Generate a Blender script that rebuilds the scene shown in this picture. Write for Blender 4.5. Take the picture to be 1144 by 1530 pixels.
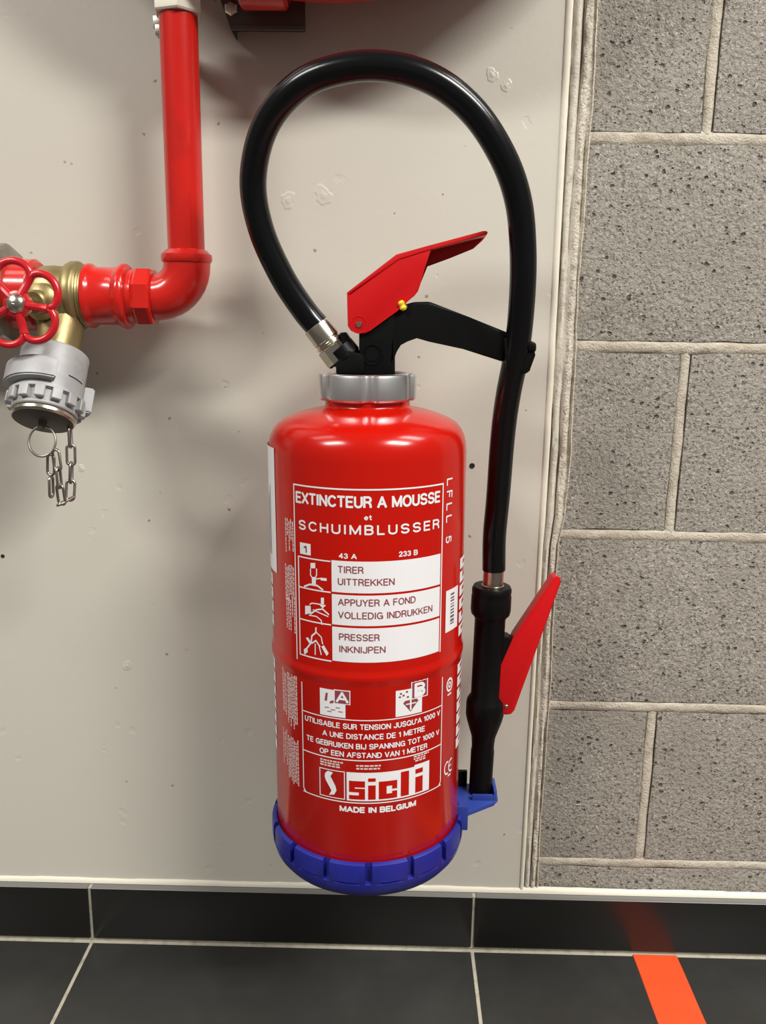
import bpy, bmesh, math, random
from mathutils import Vector, Matrix
random.seed(7)
D = bpy.data
S = bpy.context.scene
COL = S.collection
for o in list(D.objects):
    D.objects.remove(o)

# ------------------------------------------------------------------ camera
W, H, FPX = 1144.0, 1530.0, 1261.0
CAM = Vector((.0104, -.8826, .7313))
_p, _y, _r = .2222, .0127, .0154
FW = Vector((-math.sin(_y) * math.cos(_p), math.cos(_y) * math.cos(_p), -math.sin(_p)))
_ri = Vector((math.cos(_y), math.sin(_y), 0)); _up = _ri.cross(FW)
RT = _ri * math.cos(_r) + _up * math.sin(_r)
UP = _up * math.cos(_r) - _ri * math.sin(_r)
cd = D.cameras.new('camera'); cam = D.objects.new('camera', cd); COL.objects.link(cam)
cd.sensor_fit = 'HORIZONTAL'; cd.sensor_width = 36; cd.lens = 36 * FPX / W
cd.clip_start = .02
M = Matrix((RT, UP, -FW)).transposed().to_4x4(); M.translation = CAM
cam.matrix_world = M
S.camera = cam

# ------------------------------------------------------------------ light
wd = D.worlds.new('world'); S.world = wd; wd.use_nodes = True
bg = wd.node_tree.nodes['Background']
bg.inputs[0].default_value = (1.0, .95, .88, 1); bg.inputs[1].default_value = .16


def ceiling_lamp(name, x, y, power, length=1.2, w=.42, z=2.55):
    l = D.lights.new(name, 'AREA'); l.shape = 'RECTANGLE'
    l.size = length; l.size_y = w; l.energy = power; l.color = (1.0, .975, .93)
    o = D.objects.new(name, l); COL.objects.link(o); o.location = (x, y, z)
    return o


# two pairs of ceiling tube lamps, one pair close to the wall and one further into the room
ceiling_lamp('tube_lamp_right', 1.55, -1.70, 132)
ceiling_lamp('tube_lamp_left', -1.75, -1.85, 84)
ceiling_lamp('tube_lamp_wall_right', 1.60, -.55, 30)
ceiling_lamp('tube_lamp_wall_left', -1.60, -.60, 8)
vs = S.view_settings
vs.view_transform = 'Standard'; vs.look = 'None'; vs.exposure = 0.0; vs.gamma = 1.0
vs.use_curve_mapping = False


# ------------------------------------------------------------------ helpers
def at(px, py, Y):
    d = FW + RT * ((px - W / 2) / FPX) - UP * ((py - H / 2) / FPX)
    return CAM + d * ((Y - CAM.y) / d.y)


def link(name, me, mat=None, parent=None, smooth=True, angle=35):
    o = D.objects.new(name, me); COL.objects.link(o)
    if mat is not None and not me.materials:
        me.materials.append(mat)
    if parent: o.parent = parent
    if smooth and len(me.polygons):
        me.polygons.foreach_set('use_smooth', [True] * len(me.polygons))
        try:
            me.set_sharp_from_angle(angle=math.radians(angle))
        except Exception:
            pass
    return o


def from_bm(name, bm, mat, parent=None, smooth=True, angle=35, normals=True):
    if normals: bmesh.ops.recalc_face_normals(bm, faces=bm.faces)
    me = D.meshes.new(name); bm.to_mesh(me); bm.free()
    return link(name, me, mat, parent, smooth, angle)


def tag(o, label, cat, group=None):
    o['label'] = label; o['category'] = cat
    if group: o['group'] = group
    return o


def struct(o):
    o['kind'] = 'structure'; return o


def empty(name, loc, label=None, cat=None):
    o = D.objects.new(name, None); COL.objects.link(o); o.location = loc
    o.empty_display_size = .05
    if label: tag(o, label, cat)
    return o


def frame_to(d, up=Vector((0, 0, 1))):
    """matrix whose local Z is d"""
    d = Vector(d).normalized()
    if abs(d.dot(up)) > .95: up = Vector((0, -1, 0))
    x = up.cross(d).normalized(); y = d.cross(x)
    return Matrix((x, y, d)).transposed().to_4x4()


def lathe(bm, prof, n=48, mat=None, rfun=None):
    """prof: list of (r,z); rfun(theta, r, z)->r"""
    rings = []
    for (r, z) in prof:
        ring = []
        for k in range(n):
            t = 2 * math.pi * k / n
            rr = rfun(t, r, z) if rfun else r
            v = Vector((rr * math.sin(t), -rr * math.cos(t), z))
            if mat is not None: v = mat @ v
            ring.append(bm.verts.new(v))
        rings.append(ring)
    for a, b in zip(rings, rings[1:]):
        for k in range(n):
            bm.faces.new((a[k], a[(k + 1) % n], b[(k + 1) % n], b[k]))
    if prof[0][0] > 1e-6: bm.faces.new(rings[0])
    if prof[-1][0] > 1e-6: bm.faces.new(rings[-1])
    bmesh.ops.remove_doubles(bm, verts=[v for r in rings for v in r], dist=1e-7)
    return bm


def lathe_obj(name, prof, m, parent, n=48, mat=None, rfun=None, angle=35):
    return from_bm(name, lathe(bmesh.new(), prof, n, mat, rfun), m, parent, True, angle)


def along(p0, p1):
    """matrix: origin p0, local z towards p1; returns (matrix, length)"""
    p0 = Vector(p0); p1 = Vector(p1)
    m = frame_to(p1 - p0); m.translation = p0
    return m, (p1 - p0).length


def catmull(pts, n=8, closed=False):
    P = [Vector(p) for p in pts]; out = []
    m = len(P)
    rng = range(m if closed else m - 1)
    for i in rng:
        if closed:
            a, b, c, d = P[(i - 1) % m], P[i], P[(i + 1) % m], P[(i + 2) % m]
        else:
            b, c = P[i], P[i + 1]
            a = P[i - 1] if i > 0 else b * 2 - c
            d = P[i + 2] if i + 2 < m else c * 2 - b
        for k in range(n):
            t = k / n
            out.append(.5 * (2 * b + (c - a) * t + (2 * a - 5 * b + 4 * c - d) * t * t + (3 * b - a - 3 * c + d) * t ** 3))
    if not closed: out.append(P[-1])
    return out


def tube(bm, pts, r, n=12, closed=False):
    pts = [Vector(p) for p in pts]; m = len(pts)
    up = None; rings = []
    for i, p in enumerate(pts):
        if closed: t = pts[(i + 1) % m] - pts[(i - 1) % m]
        else: t = pts[min(i + 1, m - 1)] - pts[max(i - 1, 0)]
        t.normalize()
        if up is None:
            up = Vector((0, 1, 0)) if abs(t.y) < .9 else Vector((1, 0, 0))
        up = (up - t * up.dot(t)).normalized()
        s = t.cross(up)
        rr = r(i / max(m - 1, 1)) if callable(r) else r
        rings.append([bm.verts.new(p + (up * math.cos(2 * math.pi * k / n) + s * math.sin(2 * math.pi * k / n)) * rr) for k in range(n)])
    for i in range(m if closed else m - 1):
        a, b = rings[i], rings[(i + 1) % m]
        for k in range(n):
            bm.faces.new((a[k], a[(k + 1) % n], b[(k + 1) % n], b[k]))
    if not closed:
        bm.faces.new(rings[0]); bm.faces.new(rings[-1])
    return bm


def tube_obj(name, pts, r, m, parent=None, n=14, closed=False):
    return from_bm(name, tube(bmesh.new(), pts, r, n, closed), m, parent)


def prism(bm, poly, y0, y1, bev=0.0, seg=2, mat=None):
    """poly: list of (x,z) ; extruded along y"""
    a = [bm.verts.new((x, y0, z)) for x, z in poly]
    b = [bm.verts.new((x, y1, z)) for x, z in poly]
    n = len(poly)
    fs = [bm.faces.new(a), bm.faces.new(b[::-1])]
    for k in range(n):
        fs.append(bm.faces.new((a[k], b[k], b[(k + 1) % n], a[(k + 1) % n])))
    if bev:
        es = list({e for f in fs for e in f.edges})
        bmesh.ops.bevel(bm, geom=es, offset=bev, segments=seg, affect='EDGES', profile=.6, clamp_overlap=True)
    if mat is not None:
        bmesh.ops.transform(bm, matrix=mat, verts=bm.verts)
    return bm


def box(bm, x0, x1, y0, y1, z0, z1, bev=0.0, seg=2):
    t = bmesh.new()
    prism(t, [(x0, z0), (x1, z0), (x1, z1), (x0, z1)], y0, y1, bev, seg)
    me = D.meshes.new('tmp'); t.to_mesh(me); t.free(); bm.from_mesh(me); D.meshes.remove(me)
    return bm


# ------------------------------------------------------------------ materials
def mat(name, col, rough=.5, metal=0.0, coat=0.0, spec=.5, bump=None, var=None, emit=None):
    """bump: list of (scale, strength, detail); var: list of (scale, colour, lo, hi)"""
    m = D.materials.new(name); m.use_nodes = True
    nt = m.node_tree; b = nt.nodes['Principled BSDF']
    b.inputs['Base Color'].default_value = (*col, 1)
    b.inputs['Roughness'].default_value = rough
    b.inputs['Metallic'].default_value = metal
    b.inputs['Coat Weight'].default_value = coat
    b.inputs['Coat Roughness'].default_value = .08
    b.inputs['Specular IOR Level'].default_value = spec
    N = nt.nodes.new; L = nt.links.new
    tc = N('ShaderNodeTexCoord')
    if var:
        prev = None
        for (sc, c2, lo, hi) in var:
            no = N('ShaderNodeTexNoise'); no.inputs['Scale'].default_value = sc; no.inputs['Detail'].default_value = 5
            L(tc.outputs['Object'], no.inputs['Vector'])
            mr = N('ShaderNodeMapRange'); mr.inputs['From Min'].default_value = lo; mr.inputs['From Max'].default_value = hi
            L(no.outputs['Fac'], mr.inputs['Value'])
            mx = N('ShaderNodeMix'); mx.data_type = 'RGBA'
            L(mr.outputs['Result'], mx.inputs['Factor'])
            if prev is None: mx.inputs['A'].default_value = (*col, 1)
            else: L(prev, mx.inputs['A'])
            mx.inputs['B'].default_value = (*c2, 1)
            prev = mx.outputs['Result']
        L(prev, b.inputs['Base Color'])
    if bump:
        prev = None
        for (sc, st, det) in bump:
            no = N('ShaderNodeTexNoise'); no.inputs['Scale'].default_value = sc; no.inputs['Detail'].default_value = det
            L(tc.outputs['Object'], no.inputs['Vector'])
            bp = N('ShaderNodeBump'); bp.inputs['Strength'].default_value = st; bp.inputs['Distance'].default_value = .002
            L(no.outputs['Fac'], bp.inputs['Height'])
            if prev is not None: L(prev, bp.inputs['Normal'])
            prev = bp.outputs['Normal']
        L(prev, b.inputs['Normal'])
    return m


def pits(m, scale, thr, depth, strength, dark=None, stretch=(1, 1, 1)):
    """adds pitted relief (sparse voronoi holes) to a material"""
    nt = m.node_tree; b = nt.nodes['Principled BSDF']; N = nt.nodes.new; L = nt.links.new
    tc = N('ShaderNodeTexCoord'); mp = N('ShaderNodeMapping'); mp.inputs['Scale'].default_value = stretch
    L(tc.outputs['Object'], mp.inputs['Vector'])
    nz = N('ShaderNodeTexNoise'); nz.inputs['Scale'].default_value = scale * 1.7; nz.inputs['Detail'].default_value = 3
    L(mp.outputs['Vector'], nz.inputs['Vector'])
    ad = N('ShaderNodeMix'); ad.data_type = 'RGBA'; ad.blend_type = 'LINEAR_LIGHT'
    ad.inputs['Factor'].default_value = .35 / scale
    L(mp.outputs['Vector'], ad.inputs['A']); L(nz.outputs['Color'], ad.inputs['B'])
    vo = N('ShaderNodeTexVoronoi'); vo.inputs['Scale'].default_value = scale
    L(ad.outputs['Result'], vo.inputs['Vector'])
    sp = N('ShaderNodeSeparateColor'); L(vo.outputs['Color'], sp.inputs['Color'])
    gt = N('ShaderNodeMath'); gt.operation = 'GREATER_THAN'; gt.inputs[1].default_value = thr
    L(sp.outputs[0], gt.inputs[0])
    rad = N('ShaderNodeMapRange'); rad.inputs['From Min'].default_value = .16; rad.inputs['From Max'].default_value = .30
    rad.inputs['To Min'].default_value = 1; rad.inputs['To Max'].default_value = 0
    L(vo.outputs['Distance'], rad.inputs['Value'])
    mu = N('ShaderNodeMath'); mu.operation = 'MULTIPLY'; L(gt.outputs[0], mu.inputs[0]); L(rad.outputs['Result'], mu.inputs[1])
    bp = N('ShaderNodeBump'); bp.invert = True; bp.inputs['Strength'].default_value = strength; bp.inputs['Distance'].default_value = depth
    L(mu.outputs[0], bp.inputs['Height'])
    if b.inputs['Normal'].is_linked: L(b.inputs['Normal'].links[0].from_socket, bp.inputs['Normal'])
    L(bp.outputs['Normal'], b.inputs['Normal'])
    if dark:
        mx = N('ShaderNodeMix'); mx.data_type = 'RGBA'
        if b.inputs['Base Color'].is_linked: L(b.inputs['Base Color'].links[0].from_socket, mx.inputs['A'])
        else: mx.inputs['A'].default_value = b.inputs['Base Color'].default_value
        mx.inputs['B'].default_value = (*dark, 1); L(mu.outputs[0], mx.inputs['Factor'])
        L(mx.outputs['Result'], b.inputs['Base Color'])
    return m


MT = {}
MT['paint'] = mat('cream_wall_paint', (.60, .570, .492), .42, bump=[(9, .10, 2), (160, .06, 3)],
                  var=[(3.0, (.57, .54, .462), .45, .75)])
pits(MT['paint'], 60, .95, .0006, .35)
pits(MT['paint'], 150, .990, .0005, .3, dark=(.30, .25, .19))
MT['block'] = mat('concrete_block', (.33, .305, .26), .92, bump=[(60, .5, 4), (240, .9, 6), (700, .6, 3)],
                  var=[(300, (.17, .155, .13), .50, .66), (360, (.52, .49, .43), .56, .70), (9, (.28, .255, .215), .5, .75)])
pits(MT['block'], 120, .80, .004, 1.0, dark=(.10, .09, .075), stretch=(1, 1, 1.35))  # dark colour paints the shade inside the pits
pits(MT['block'], 260, .72, .002, .9, dark=(.13, .12, .10), stretch=(1, 1, 1.2))  # finer pits, their shade put into the colour too
MT['mortar'] = mat('cream_mortar', (.53, .48, .39), .9, bump=[(140, .7, 5), (500, .7, 4)],
                   var=[(60, (.42, .37, .29), .46, .66), (10, (.36, .28, .19), .58, .74)])
MT['caulk'] = mat('cream_sealant', (.60, .56, .47), .75, bump=[(120, .45, 5), (420, .35, 4)], var=[(90, (.50, .46, .38), .5, .72)])
MT['rough_caulk'] = mat('rough_mortar_edge', (.62, .57, .47), .9, bump=[(120, .8, 5), (420, .9, 5)], var=[(110, (.40, .35, .28), .50, .70), (330, (.30, .26, .21), .58, .70)])
MT['skirt_tile'] = mat('black_skirting_tile', (.010, .0096, .0082), .26, bump=[(30, .02, 2)])
MT['floor_tile'] = mat('charcoal_floor_tile', (.029, .028, .0255), .42, bump=[(240, .05, 3)], var=[(18, (.036, .035, .032), .45, .7)])
MT['grout'] = mat('pale_grout', (.42, .39, .31), .85, bump=[(300, .4, 4)], var=[(80, (.30, .275, .21), .5, .72)])
MT['tile_edge'] = mat('grey_glazed_tile_edge', (.16, .155, .145), .3)
MT['white_caulk_and_lit_edge'] = mat('white_caulk_and_lit_edge', (.74, .70, .58), .6, bump=[(90, .2, 3)])
MT['tape'] = mat('orange_floor_tape', (.72, .075, .016), .5, bump=[(200, .03, 2)], var=[(40, (.68, .085, .015), .5, .7)])
MT['red_body'] = mat('red_enamel', (.46, .0055, .0012), .20, coat=.10, spec=.38, bump=[(60, .006, 2)])
MT['red_pipe'] = mat('red_pipe_paint', (.56, .014, .009), .22, spec=.4, coat=.35, bump=[(40, .02, 3), (190, .015, 3)], var=[(30, (.46, .014, .010), .52, .72)])
MT['red_plastic'] = mat('red_lever_paint', (.56, .006, .008), .38, spec=.3)
MT['black'] = mat('black_plastic', (.004, .004, .0042), .40, spec=.16, bump=[(500, .04, 2)])
MT['rubber'] = mat('black_hose_rubber', (.004, .004, .0045), .20, spec=.35)
MT['blue'] = mat('blue_plastic', (.013, .017, .22), .36)
MT['blue_light'] = mat('blue_plastic_clip', (.025, .055, .30), .38)
MT['chrome'] = mat('brushed_aluminium', (.78, .78, .78), .34, 1.0, bump=[(600, .02, 2)])
MT['steel'] = mat('dull_steel', (.42, .39, .35), .35, 1.0, bump=[(200, .06, 3)], var=[(40, (.30, .28, .25), .5, .7)])
MT['nickel'] = mat('warm_nickel', (.60, .55, .46), .26, 1.0)
MT['dark_steel'] = mat('dark_bracket_steel', (.11, .10, .085), .38, .5, bump=[(200, .06, 3)])
MT['brass'] = mat('dull_olive_brass', (.34, .27, .125), .40, .75, bump=[(120, .12, 4)], var=[(25, (.27, .21, .10), .48, .7)])
MT['alu'] = mat('cast_grey_aluminium', (.40, .40, .40), .50, .10, bump=[(160, .10, 4)], var=[(60, (.34, .34, .34), .5, .7)])
MT['rubber_grey'] = mat('brown_grey_cap_face', (.085, .065, .052), .6)
MT['print'] = mat('white_print', (.80, .79, .80), .35)
MT['print_soft'] = mat('pink_white_print', (.72, .55, .52), .35)
MT['print_red'] = mat('dark_red_print', (.26, .05, .06), .4)
MT['print_dark'] = mat('grey_print', (.13, .11, .12), .5)
MT['yellow'] = mat('yellow_seal', (.85, .62, .02), .4)
MT['union'] = mat('galvanised_white_union', (.66, .62, .52), .4, .2)
MT['hole'] = mat('black_hole', (.01, .01, .01), .8)
MT['orange_wheel'] = mat('red_handwheel_paint', (.50, .008, .015), .28, coat=.2, bump=[(80, .08, 3)])

# ------------------------------------------------------------------ the room
PITCH = .456; JX0 = -.342; SK_H = .0714; SK_Y = -.012; ZTOP = 2.0


# painted wall panel (its right edge leans a little)
def panel():
    bm = bmesh.new()
    x0 = -2.05
    edge = [(.1682, 0.0), (.1675, .35), (.1664, .70), (.1636, 1.03), (.1600, ZTOP)]
    poly = [(x0, 0)] + edge + [(x0, ZTOP)]
    return prism(bm, poly, 0, .10, .0016, 2)


wall = struct(from_bm('wall_back', panel(), MT['paint'], smooth=False))
# old filled screw holes and a drilled hole on the panel
for (px, py, r) in ((430, 299, .0085), (483, 292, .010), (735, 112, .007), (756, 128, .006), (190, 995, .006), (122, 700, .004)):
    c = at(px, py, 0)
    bm = bmesh.new()
    prof = [(0, .0008), (.3, .0007), (.5, .0002), (.66, .0005), (.85, .0002), (1.0, -.0003)]
    ph = [random.uniform(0, 6.28) for _ in range(3)]
    mm = Matrix.Translation(c) @ Matrix.Rotation(math.pi / 2, 4, 'X')
    lathe(bm, [(a * r, b) for a, b in prof], 40, mm, lambda t, rr, z: rr * (1 + .16 * math.sin(2 * t + ph[0]) + .12 * math.sin(3 * t + ph[1]) + .07 * math.sin(7 * t + ph[2])))
    from_bm('filler_patch', bm, MT['paint'], wall, True, 60)
for (px, py, r) in ((705, 696, .0022), (4, 831, .0016)):
    c = at(px, py, 0)
    mm = Matrix.Translation(c) @ Matrix.Rotation(math.pi / 2, 4, 'X')
    lathe_obj('drill_hole', [(0, .0003), (r * .8, .0004), (r, .0006), (r * 1.3, .0004), (r * 1.45, -.0003)], MT['hole'], wall, 12, mm)

# sealed joint between the panel and the blocks
BX = [(0.0, .1897), (.4974, .1896), (.53, .1945), (.60, .1955), (.69, .1950), (.7343, .1943), (.888, .1941), (1.0187, .1953), (ZTOP, .198)]
PXE = [(0.0, .1682), (.35, .1675), (.70, .1664), (1.03, .1636), (ZTOP, .16)]


def lerp_tab(tab, z):
    for (z0, a), (z1, b) in zip(tab, tab[1:]):
        if z <= z1: return a + (b - a) * max(0, (z - z0)) / (z1 - z0)
    return tab[-1][1]


def noise1(seed):
    rr = random.Random(seed); ph = [(rr.uniform(0, 6.28), rr.uniform(8, 26) * (2.3 ** k), .5 ** k) for k in range(5)]
    return lambda z: sum(a * math.sin(f * z + p) for p, f, a in ph) / 1.9


def joint():
    bm = bmesh.new()
    n1, n2, n3, n4 = noise1(1), noise1(2), noise1(3), noise1(4)
    # (u, y offset towards room negative)
    prof = [(-.05, .0005), (0, -.0020), (.06, -.0032), (.17, -.0034), (.225, -.0022), (.245, .0030), (.265, .0080), (.29, .0030), (.33, -.0008), (.40, -.0016), (.49, -.0010),
            (.525, .0018), (.555, .0048), (.585, .0014), (.63, -.0012), (.72, -.0022), (.82, -.0012), (.865, .0018), (.90, .0032), (.93, .0004), (.965, -.0014), (1.0, -.0010), (1.03, .0045), (1.04, .016)]
    rows = []
    NZ = 420
    for i in range(NZ + 1):
        z = .074 + (1.5 - .074) * i / NZ
        xa, xb = lerp_tab(PXE, z), lerp_tab(BX, z)
        row = []
        for u, y in prof:
            jit = 0
            if .235 < u < .295: y = y * (.15 + .85 * max(0, min(1, .55 + 1.2 * n1(z)))); jit = .035 * n2(z * 1.4)
            if .52 < u < .59: y = y * max(0, min(1, .5 + n3(z * .7))); jit = .05 * n2(z * .6)
            if .84 < u < .92: y = y * max(.1, min(1, .55 + n1(z * 1.3))); jit = .03 * n4(z)
            if u >= .93: jit = .05 * n4(z * 2.1); y += .0006 * n2(z * 5)
            if .3 < u < .52 or .6 < u < .85: y += .0010 * n3(z * 4 + u * 9); jit = .02 * n4(z * 3 + u)
            row.append(bm.verts.new((xa + (xb - xa) * (u + jit), y + .0015, z)))
        rows.append(row)
    for a, b in zip(rows, rows[1:]):
        for k in range(len(prof) - 1):
            f = bm.faces.new((a[k], a[k + 1], b[k + 1], b[k]))
            f.material_index = 1 if prof[k][0] < .225 else (2 if prof[k][0] > .60 else 0)  # panel-edge ridge takes the whiter caulk: light on the edge painted in
    return bm


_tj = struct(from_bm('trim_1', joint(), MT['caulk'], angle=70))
_tj.data.materials.append(MT['white_caulk_and_lit_edge']); _tj.data.materials.append(MT['rough_caulk'])

# block wall: core, mortar joints and blocks
YB0 = .004
bm = bmesh.new(); box(bm, .170, 1.75, .020, .14, 0, ZTOP)
bw = struct(from_bm('wall_right', bm, MT['mortar'], smooth=False))
ZJ0 = .1096; JH = .0125


def make_block(w, h, seed):
    rr = random.Random(seed)
    bm = bmesh.new()
    n = max(2, int(w / .03)); m = max(2, int(h / .03))
    # front grid with slightly crumbled outline
    g = {}
    for i in range(n + 1):
        for j in range(m + 1):
            e = (i in (0, n)) or (j in (0, m))
            x = w * i / n; z = h * j / m
            if i in (0, n): x += rr.uniform(-.0010, .0010)
            if j in (0, m): z += rr.uniform(-.0010, .0010)
            g[i, j] = bm.verts.new((x, .0018 if e else rr.uniform(-.0004, .0004), z))
    for i in range(n):
        for j in range(m):
            bm.faces.new((g[i, j], g[i + 1, j], g[i + 1, j + 1], g[i, j + 1]))
    edge = [e for e in bm.edges if e.is_boundary]
    r = bmesh.ops.extrude_edge_only(bm, edges=edge)
    for v in r['geom']:
        if isinstance(v, bmesh.types.BMVert): v.co.y = .03
    bmesh.ops.recalc_face_normals(bm, faces=bm.faces)
    me = D.meshes.new('block'); bm.to_mesh(me); bm.free()
    me.materials.append(MT['block'])
    return me


_nt = MT['block'].node_tree
_oi = _nt.nodes.new('ShaderNodeObjectInfo'); _ml = _nt.nodes.new('ShaderNodeMath'); _ml.operation = 'MULTIPLY'; _ml.inputs[1].default_value = 17.0
_nt.links.new(_oi.outputs['Random'], _ml.inputs[0])
for _n in [n for n in _nt.nodes if n.type == 'TEX_COORD']:
    _va = _nt.nodes.new('ShaderNodeVectorMath'); _va.operation = 'ADD'
    _tg = [l.to_socket for l in _n.outputs['Object'].links]
    _nt.links.new(_n.outputs['Object'], _va.inputs[0]); _nt.links.new(_ml.outputs[0], _va.inputs[1])
    for _t in _tg: _nt.links.new(_va.outputs[0], _t)
cache = {}
for row in range(-1, 10):
    z0 = ZJ0 + .2 * row + JH / 2; z1 = z0 + .2 - JH
    if row == -1: z0 = .0
    odd = (row % 2 == 0)
    xs = [.3086 - .4, .3086, .7086, 1.1086, 1.5086] if odd else [.1086, .5086, .9086, 1.3086, 1.7086]
    for a, b in zip(xs, xs[1:]):
        xa, xb = a + JH / 2, b - JH / 2
        edge = lerp_tab(BX, (z0 + z1) / 2)
        if row == 2: edge = .1955
        xa = max(xa, edge - .004)
        if xb - xa < .02: continue
        key = (round(xb - xa, 3), round(z1 - z0, 3), (row * 7 + int(a * 10)) % 3)
        if key not in cache: cache[key] = make_block(xb - xa, z1 - z0, len(cache) + 5)
        o = link('concrete_block', cache[key], MT['block'], bw, True, 40)
        o.location = (xa, YB0, z0)


def mortar_strip(p0, p1, seed, w=JH + .004, up=False):
    """slightly domed, tooled mortar bead between two points on the wall"""
    rr = random.Random(seed)
    bm = bmesh.new(); p0, p1 = Vector(p0), Vector(p1)
    n = max(6, int((p1 - p0).length / .008)); rows = []
    d = (p1 - p0).normalized(); s = Vector((0, 0, 1)) if abs(d.x) > .5 else Vector((1, 0, 0))
    nn = noise1(seed); n2 = noise1(seed + 50)
    for i in range(n + 1):
        p = p0.lerp(p1, i / n); q = i * .008
        row = []
        for u, y in ((-.5, .006), (-.47, .0026), (-.36, .0004), (-.12, -.0006), (.12, -.0006), (.34, .0003), (.46, .0030), (.5, .0065)):
            ww = w * (1 + .10 * nn(q * 3))
            row.append(bm.verts.new(p + s * (u * ww + .0006 * n2(q * 4)) + Vector((0, y + .0026 + .0007 * nn(q * 7 + u), 0))))
        rows.append(row)
    for a, b in zip(rows, rows[1:]):
        for k in range(7): bm.faces.new((a[k], a[k + 1], b[k + 1], b[k]))
    return from_bm('mortar_joint', bm, MT['mortar'], bw, True, 60)


sd = 10
for j in range(0, 9):
    z = ZJ0 + .2 * j; sd += 1
    mortar_strip((lerp_tab(BX, z) - .002, YB0 - .0006, z), (1.75, YB0 - .0006, z), sd, JH + .003)
for row in range(-1, 8):
    z0 = ZJ0 + .2 * row; odd = row % 2 == 0
    if row == -1: z0 = .06
    for x in ([.3086, .7086, 1.1086, 1.5086] if odd else [.5086, .9086, 1.3086]):
        sd += 1
        mortar_strip((x, YB0 + .0004, z0 + .004), (x, YB0 + .0004, ZJ0 + .2 * row + .196), sd, JH + .001)

# skirting: grout bed, tiles, caulk line
bm = bmesh.new(); box(bm, -2.05, 1.75, SK_Y + .0022, .003, 0, SK_H - .001)
sk = struct(from_bm('baseboard_back', bm, MT['grout'], smooth=False))
tbm = bmesh.new(); box(tbm, 0, PITCH - .0036, 0, .0116, 0, SK_H - .0032, .0011, 3)
bmesh.ops.recalc_face_normals(tbm, faces=tbm.faces)
tme = D.meshes.new('skirting_tile'); tbm.to_mesh(tme); tbm.free()
tme.materials.append(MT['skirt_tile']); tme.materials.append(MT['tile_edge'])
for p in tme.polygons:
    if p.normal.z > .35: p.material_index = 1
for k in range(-4, 4):
    x = JX0 + k * PITCH
    if x < -2.05 or x + PITCH > 2.0: continue
    o = link('skirting_tile', tme, None, sk, True, 40)
    o.location = (x + .0018, SK_Y, .0032)
# white caulk bead along the wall above the tiles
bm = bmesh.new(); rows = []; nn = noise1(77)
for i in range(361):
    x = -2.04 + 3.78 * i / 360
    h = .0050 + .0008 * nn(x * 3)
    rows.append([bm.verts.new((x, y, z)) for y, z in ((.002, SK_H + .0012 + h), (-.0012, SK_H + .0006 + h), (-.0026, SK_H + h * .45), (-.0030, SK_H + .0004), (.002, SK_H - .0006))])
for a, b in zip(rows, rows[1:]):
    for k in range(4): bm.faces.new((a[k], a[k + 1], b[k + 1], b[k]))
struct(from_bm('trim_2', bm, MT['white_caulk_and_lit_edge'], angle=60))

# floor
bm = bmesh.new(); box(bm, -2.62, 2.40, -3.70, .0, -.05, -.0012)
fl = struct(from_bm('floor', bm, MT['grout'], smooth=False))
fbm = bmesh.new(); box(fbm, 0, PITCH - .0042, 0, PITCH - .0042, -.012, 0, .0009, 2)
bmesh.ops.recalc_face_normals(fbm, faces=fbm.faces)
fme = D.meshes.new('floor_tile'); fbm.to_mesh(fme); fbm.free(); fme.materials.append(MT['floor_tile'])
for i in range(-5, 6):
    for j in range(8):
        o = link('floor_tile', fme, None, fl, True, 40)
        o.location = (JX0 + i * PITCH + .0021, SK_Y - .0035 - (j + 1) * PITCH + .0042, 0)

# orange floor tape
bm = bmesh.new(); n = 60; rows = []; na, nb = noise1(5), noise1(6)
for i in range(n + 1):
    y = -.0135 - 1.45 * i / n
    rows.append([bm.verts.new((.3046 + .0005 * na(y * 3), y, .00005)), bm.verts.new((.3050 + .0005 * na(y * 3), y, .0005)),
                 bm.verts.new((.3564 + .0005 * nb(y * 3), y, .0005)), bm.verts.new((.3568 + .0005 * nb(y * 3), y, .00005))])
for a, b in zip(rows, rows[1:]):
    for k in range(3): bm.faces.new((a[k], a[k + 1], b[k + 1], b[k]))
bm.faces.new(rows[0]); bm.faces.new(rows[-1][::-1])
tag(from_bm('floor_tape', bm, MT['tape']), 'bright orange marking tape stuck on the dark floor tiles', 'tape')

# ------------------------------------------------------------------ fire extinguisher
YB = -.118; ZB = .2143; TILT = -.01163
BASE = Vector((-.00965, YB, ZB)); RB = .090
ext = empty('fire_extinguisher', BASE, 'red foam fire extinguisher with black hose loop hanging on the painted wall', 'fire extinguisher')
ext.rotation_euler = (0, TILT, 0)
RI = Matrix.Rotation(-TILT, 3, 'Y')


def EL(px, py, dy=0.0):
    """photo point at depth dy from the bottle axis, in bottle coordinates"""
    return RI @ (at(px, py, YB + dy) - BASE)


def EP(pts, dy=0.0):
    return [(v.x, v.z) for v in (EL(x, y, dy) for x, y in pts)]


prof = [(0, .006), (.078, .006), (.086, .010), (.09, .020), (.09, .2085), (.0904, .2115), (.0914, .2145), (.0916, .2170), (.0912, .2195),
        (.0903, .2220), (.09, .2250), (.09, .404), (.0894, .4105), (.0880, .4165), (.0855, .4222), (.0815, .4272), (.0755, .4312), (.0675, .4347),
        (.058, .4378), (.049, .4400), (.043, .4409), (.0395, .4420), (.0382, .4440), (.0382, .4480), (.0365, .4490), (.0365, .4680), (0, .4680)]
body = lathe_obj('body', prof, MT['red_body'], ext, 128, angle=50)

# collar
CZ0, CZ1 = .4482, .4720


def cr(t, r, z):
    if r < .038: return r
    d = 0
    for k in range(6):
        a = (t - math.radians(4 + 60 * k) + math.pi) % (2 * math.pi) - math.pi
        d = max(d, math.exp(-(a / math.radians(6.5)) ** 4))
    return r - .0034 * d


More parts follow.
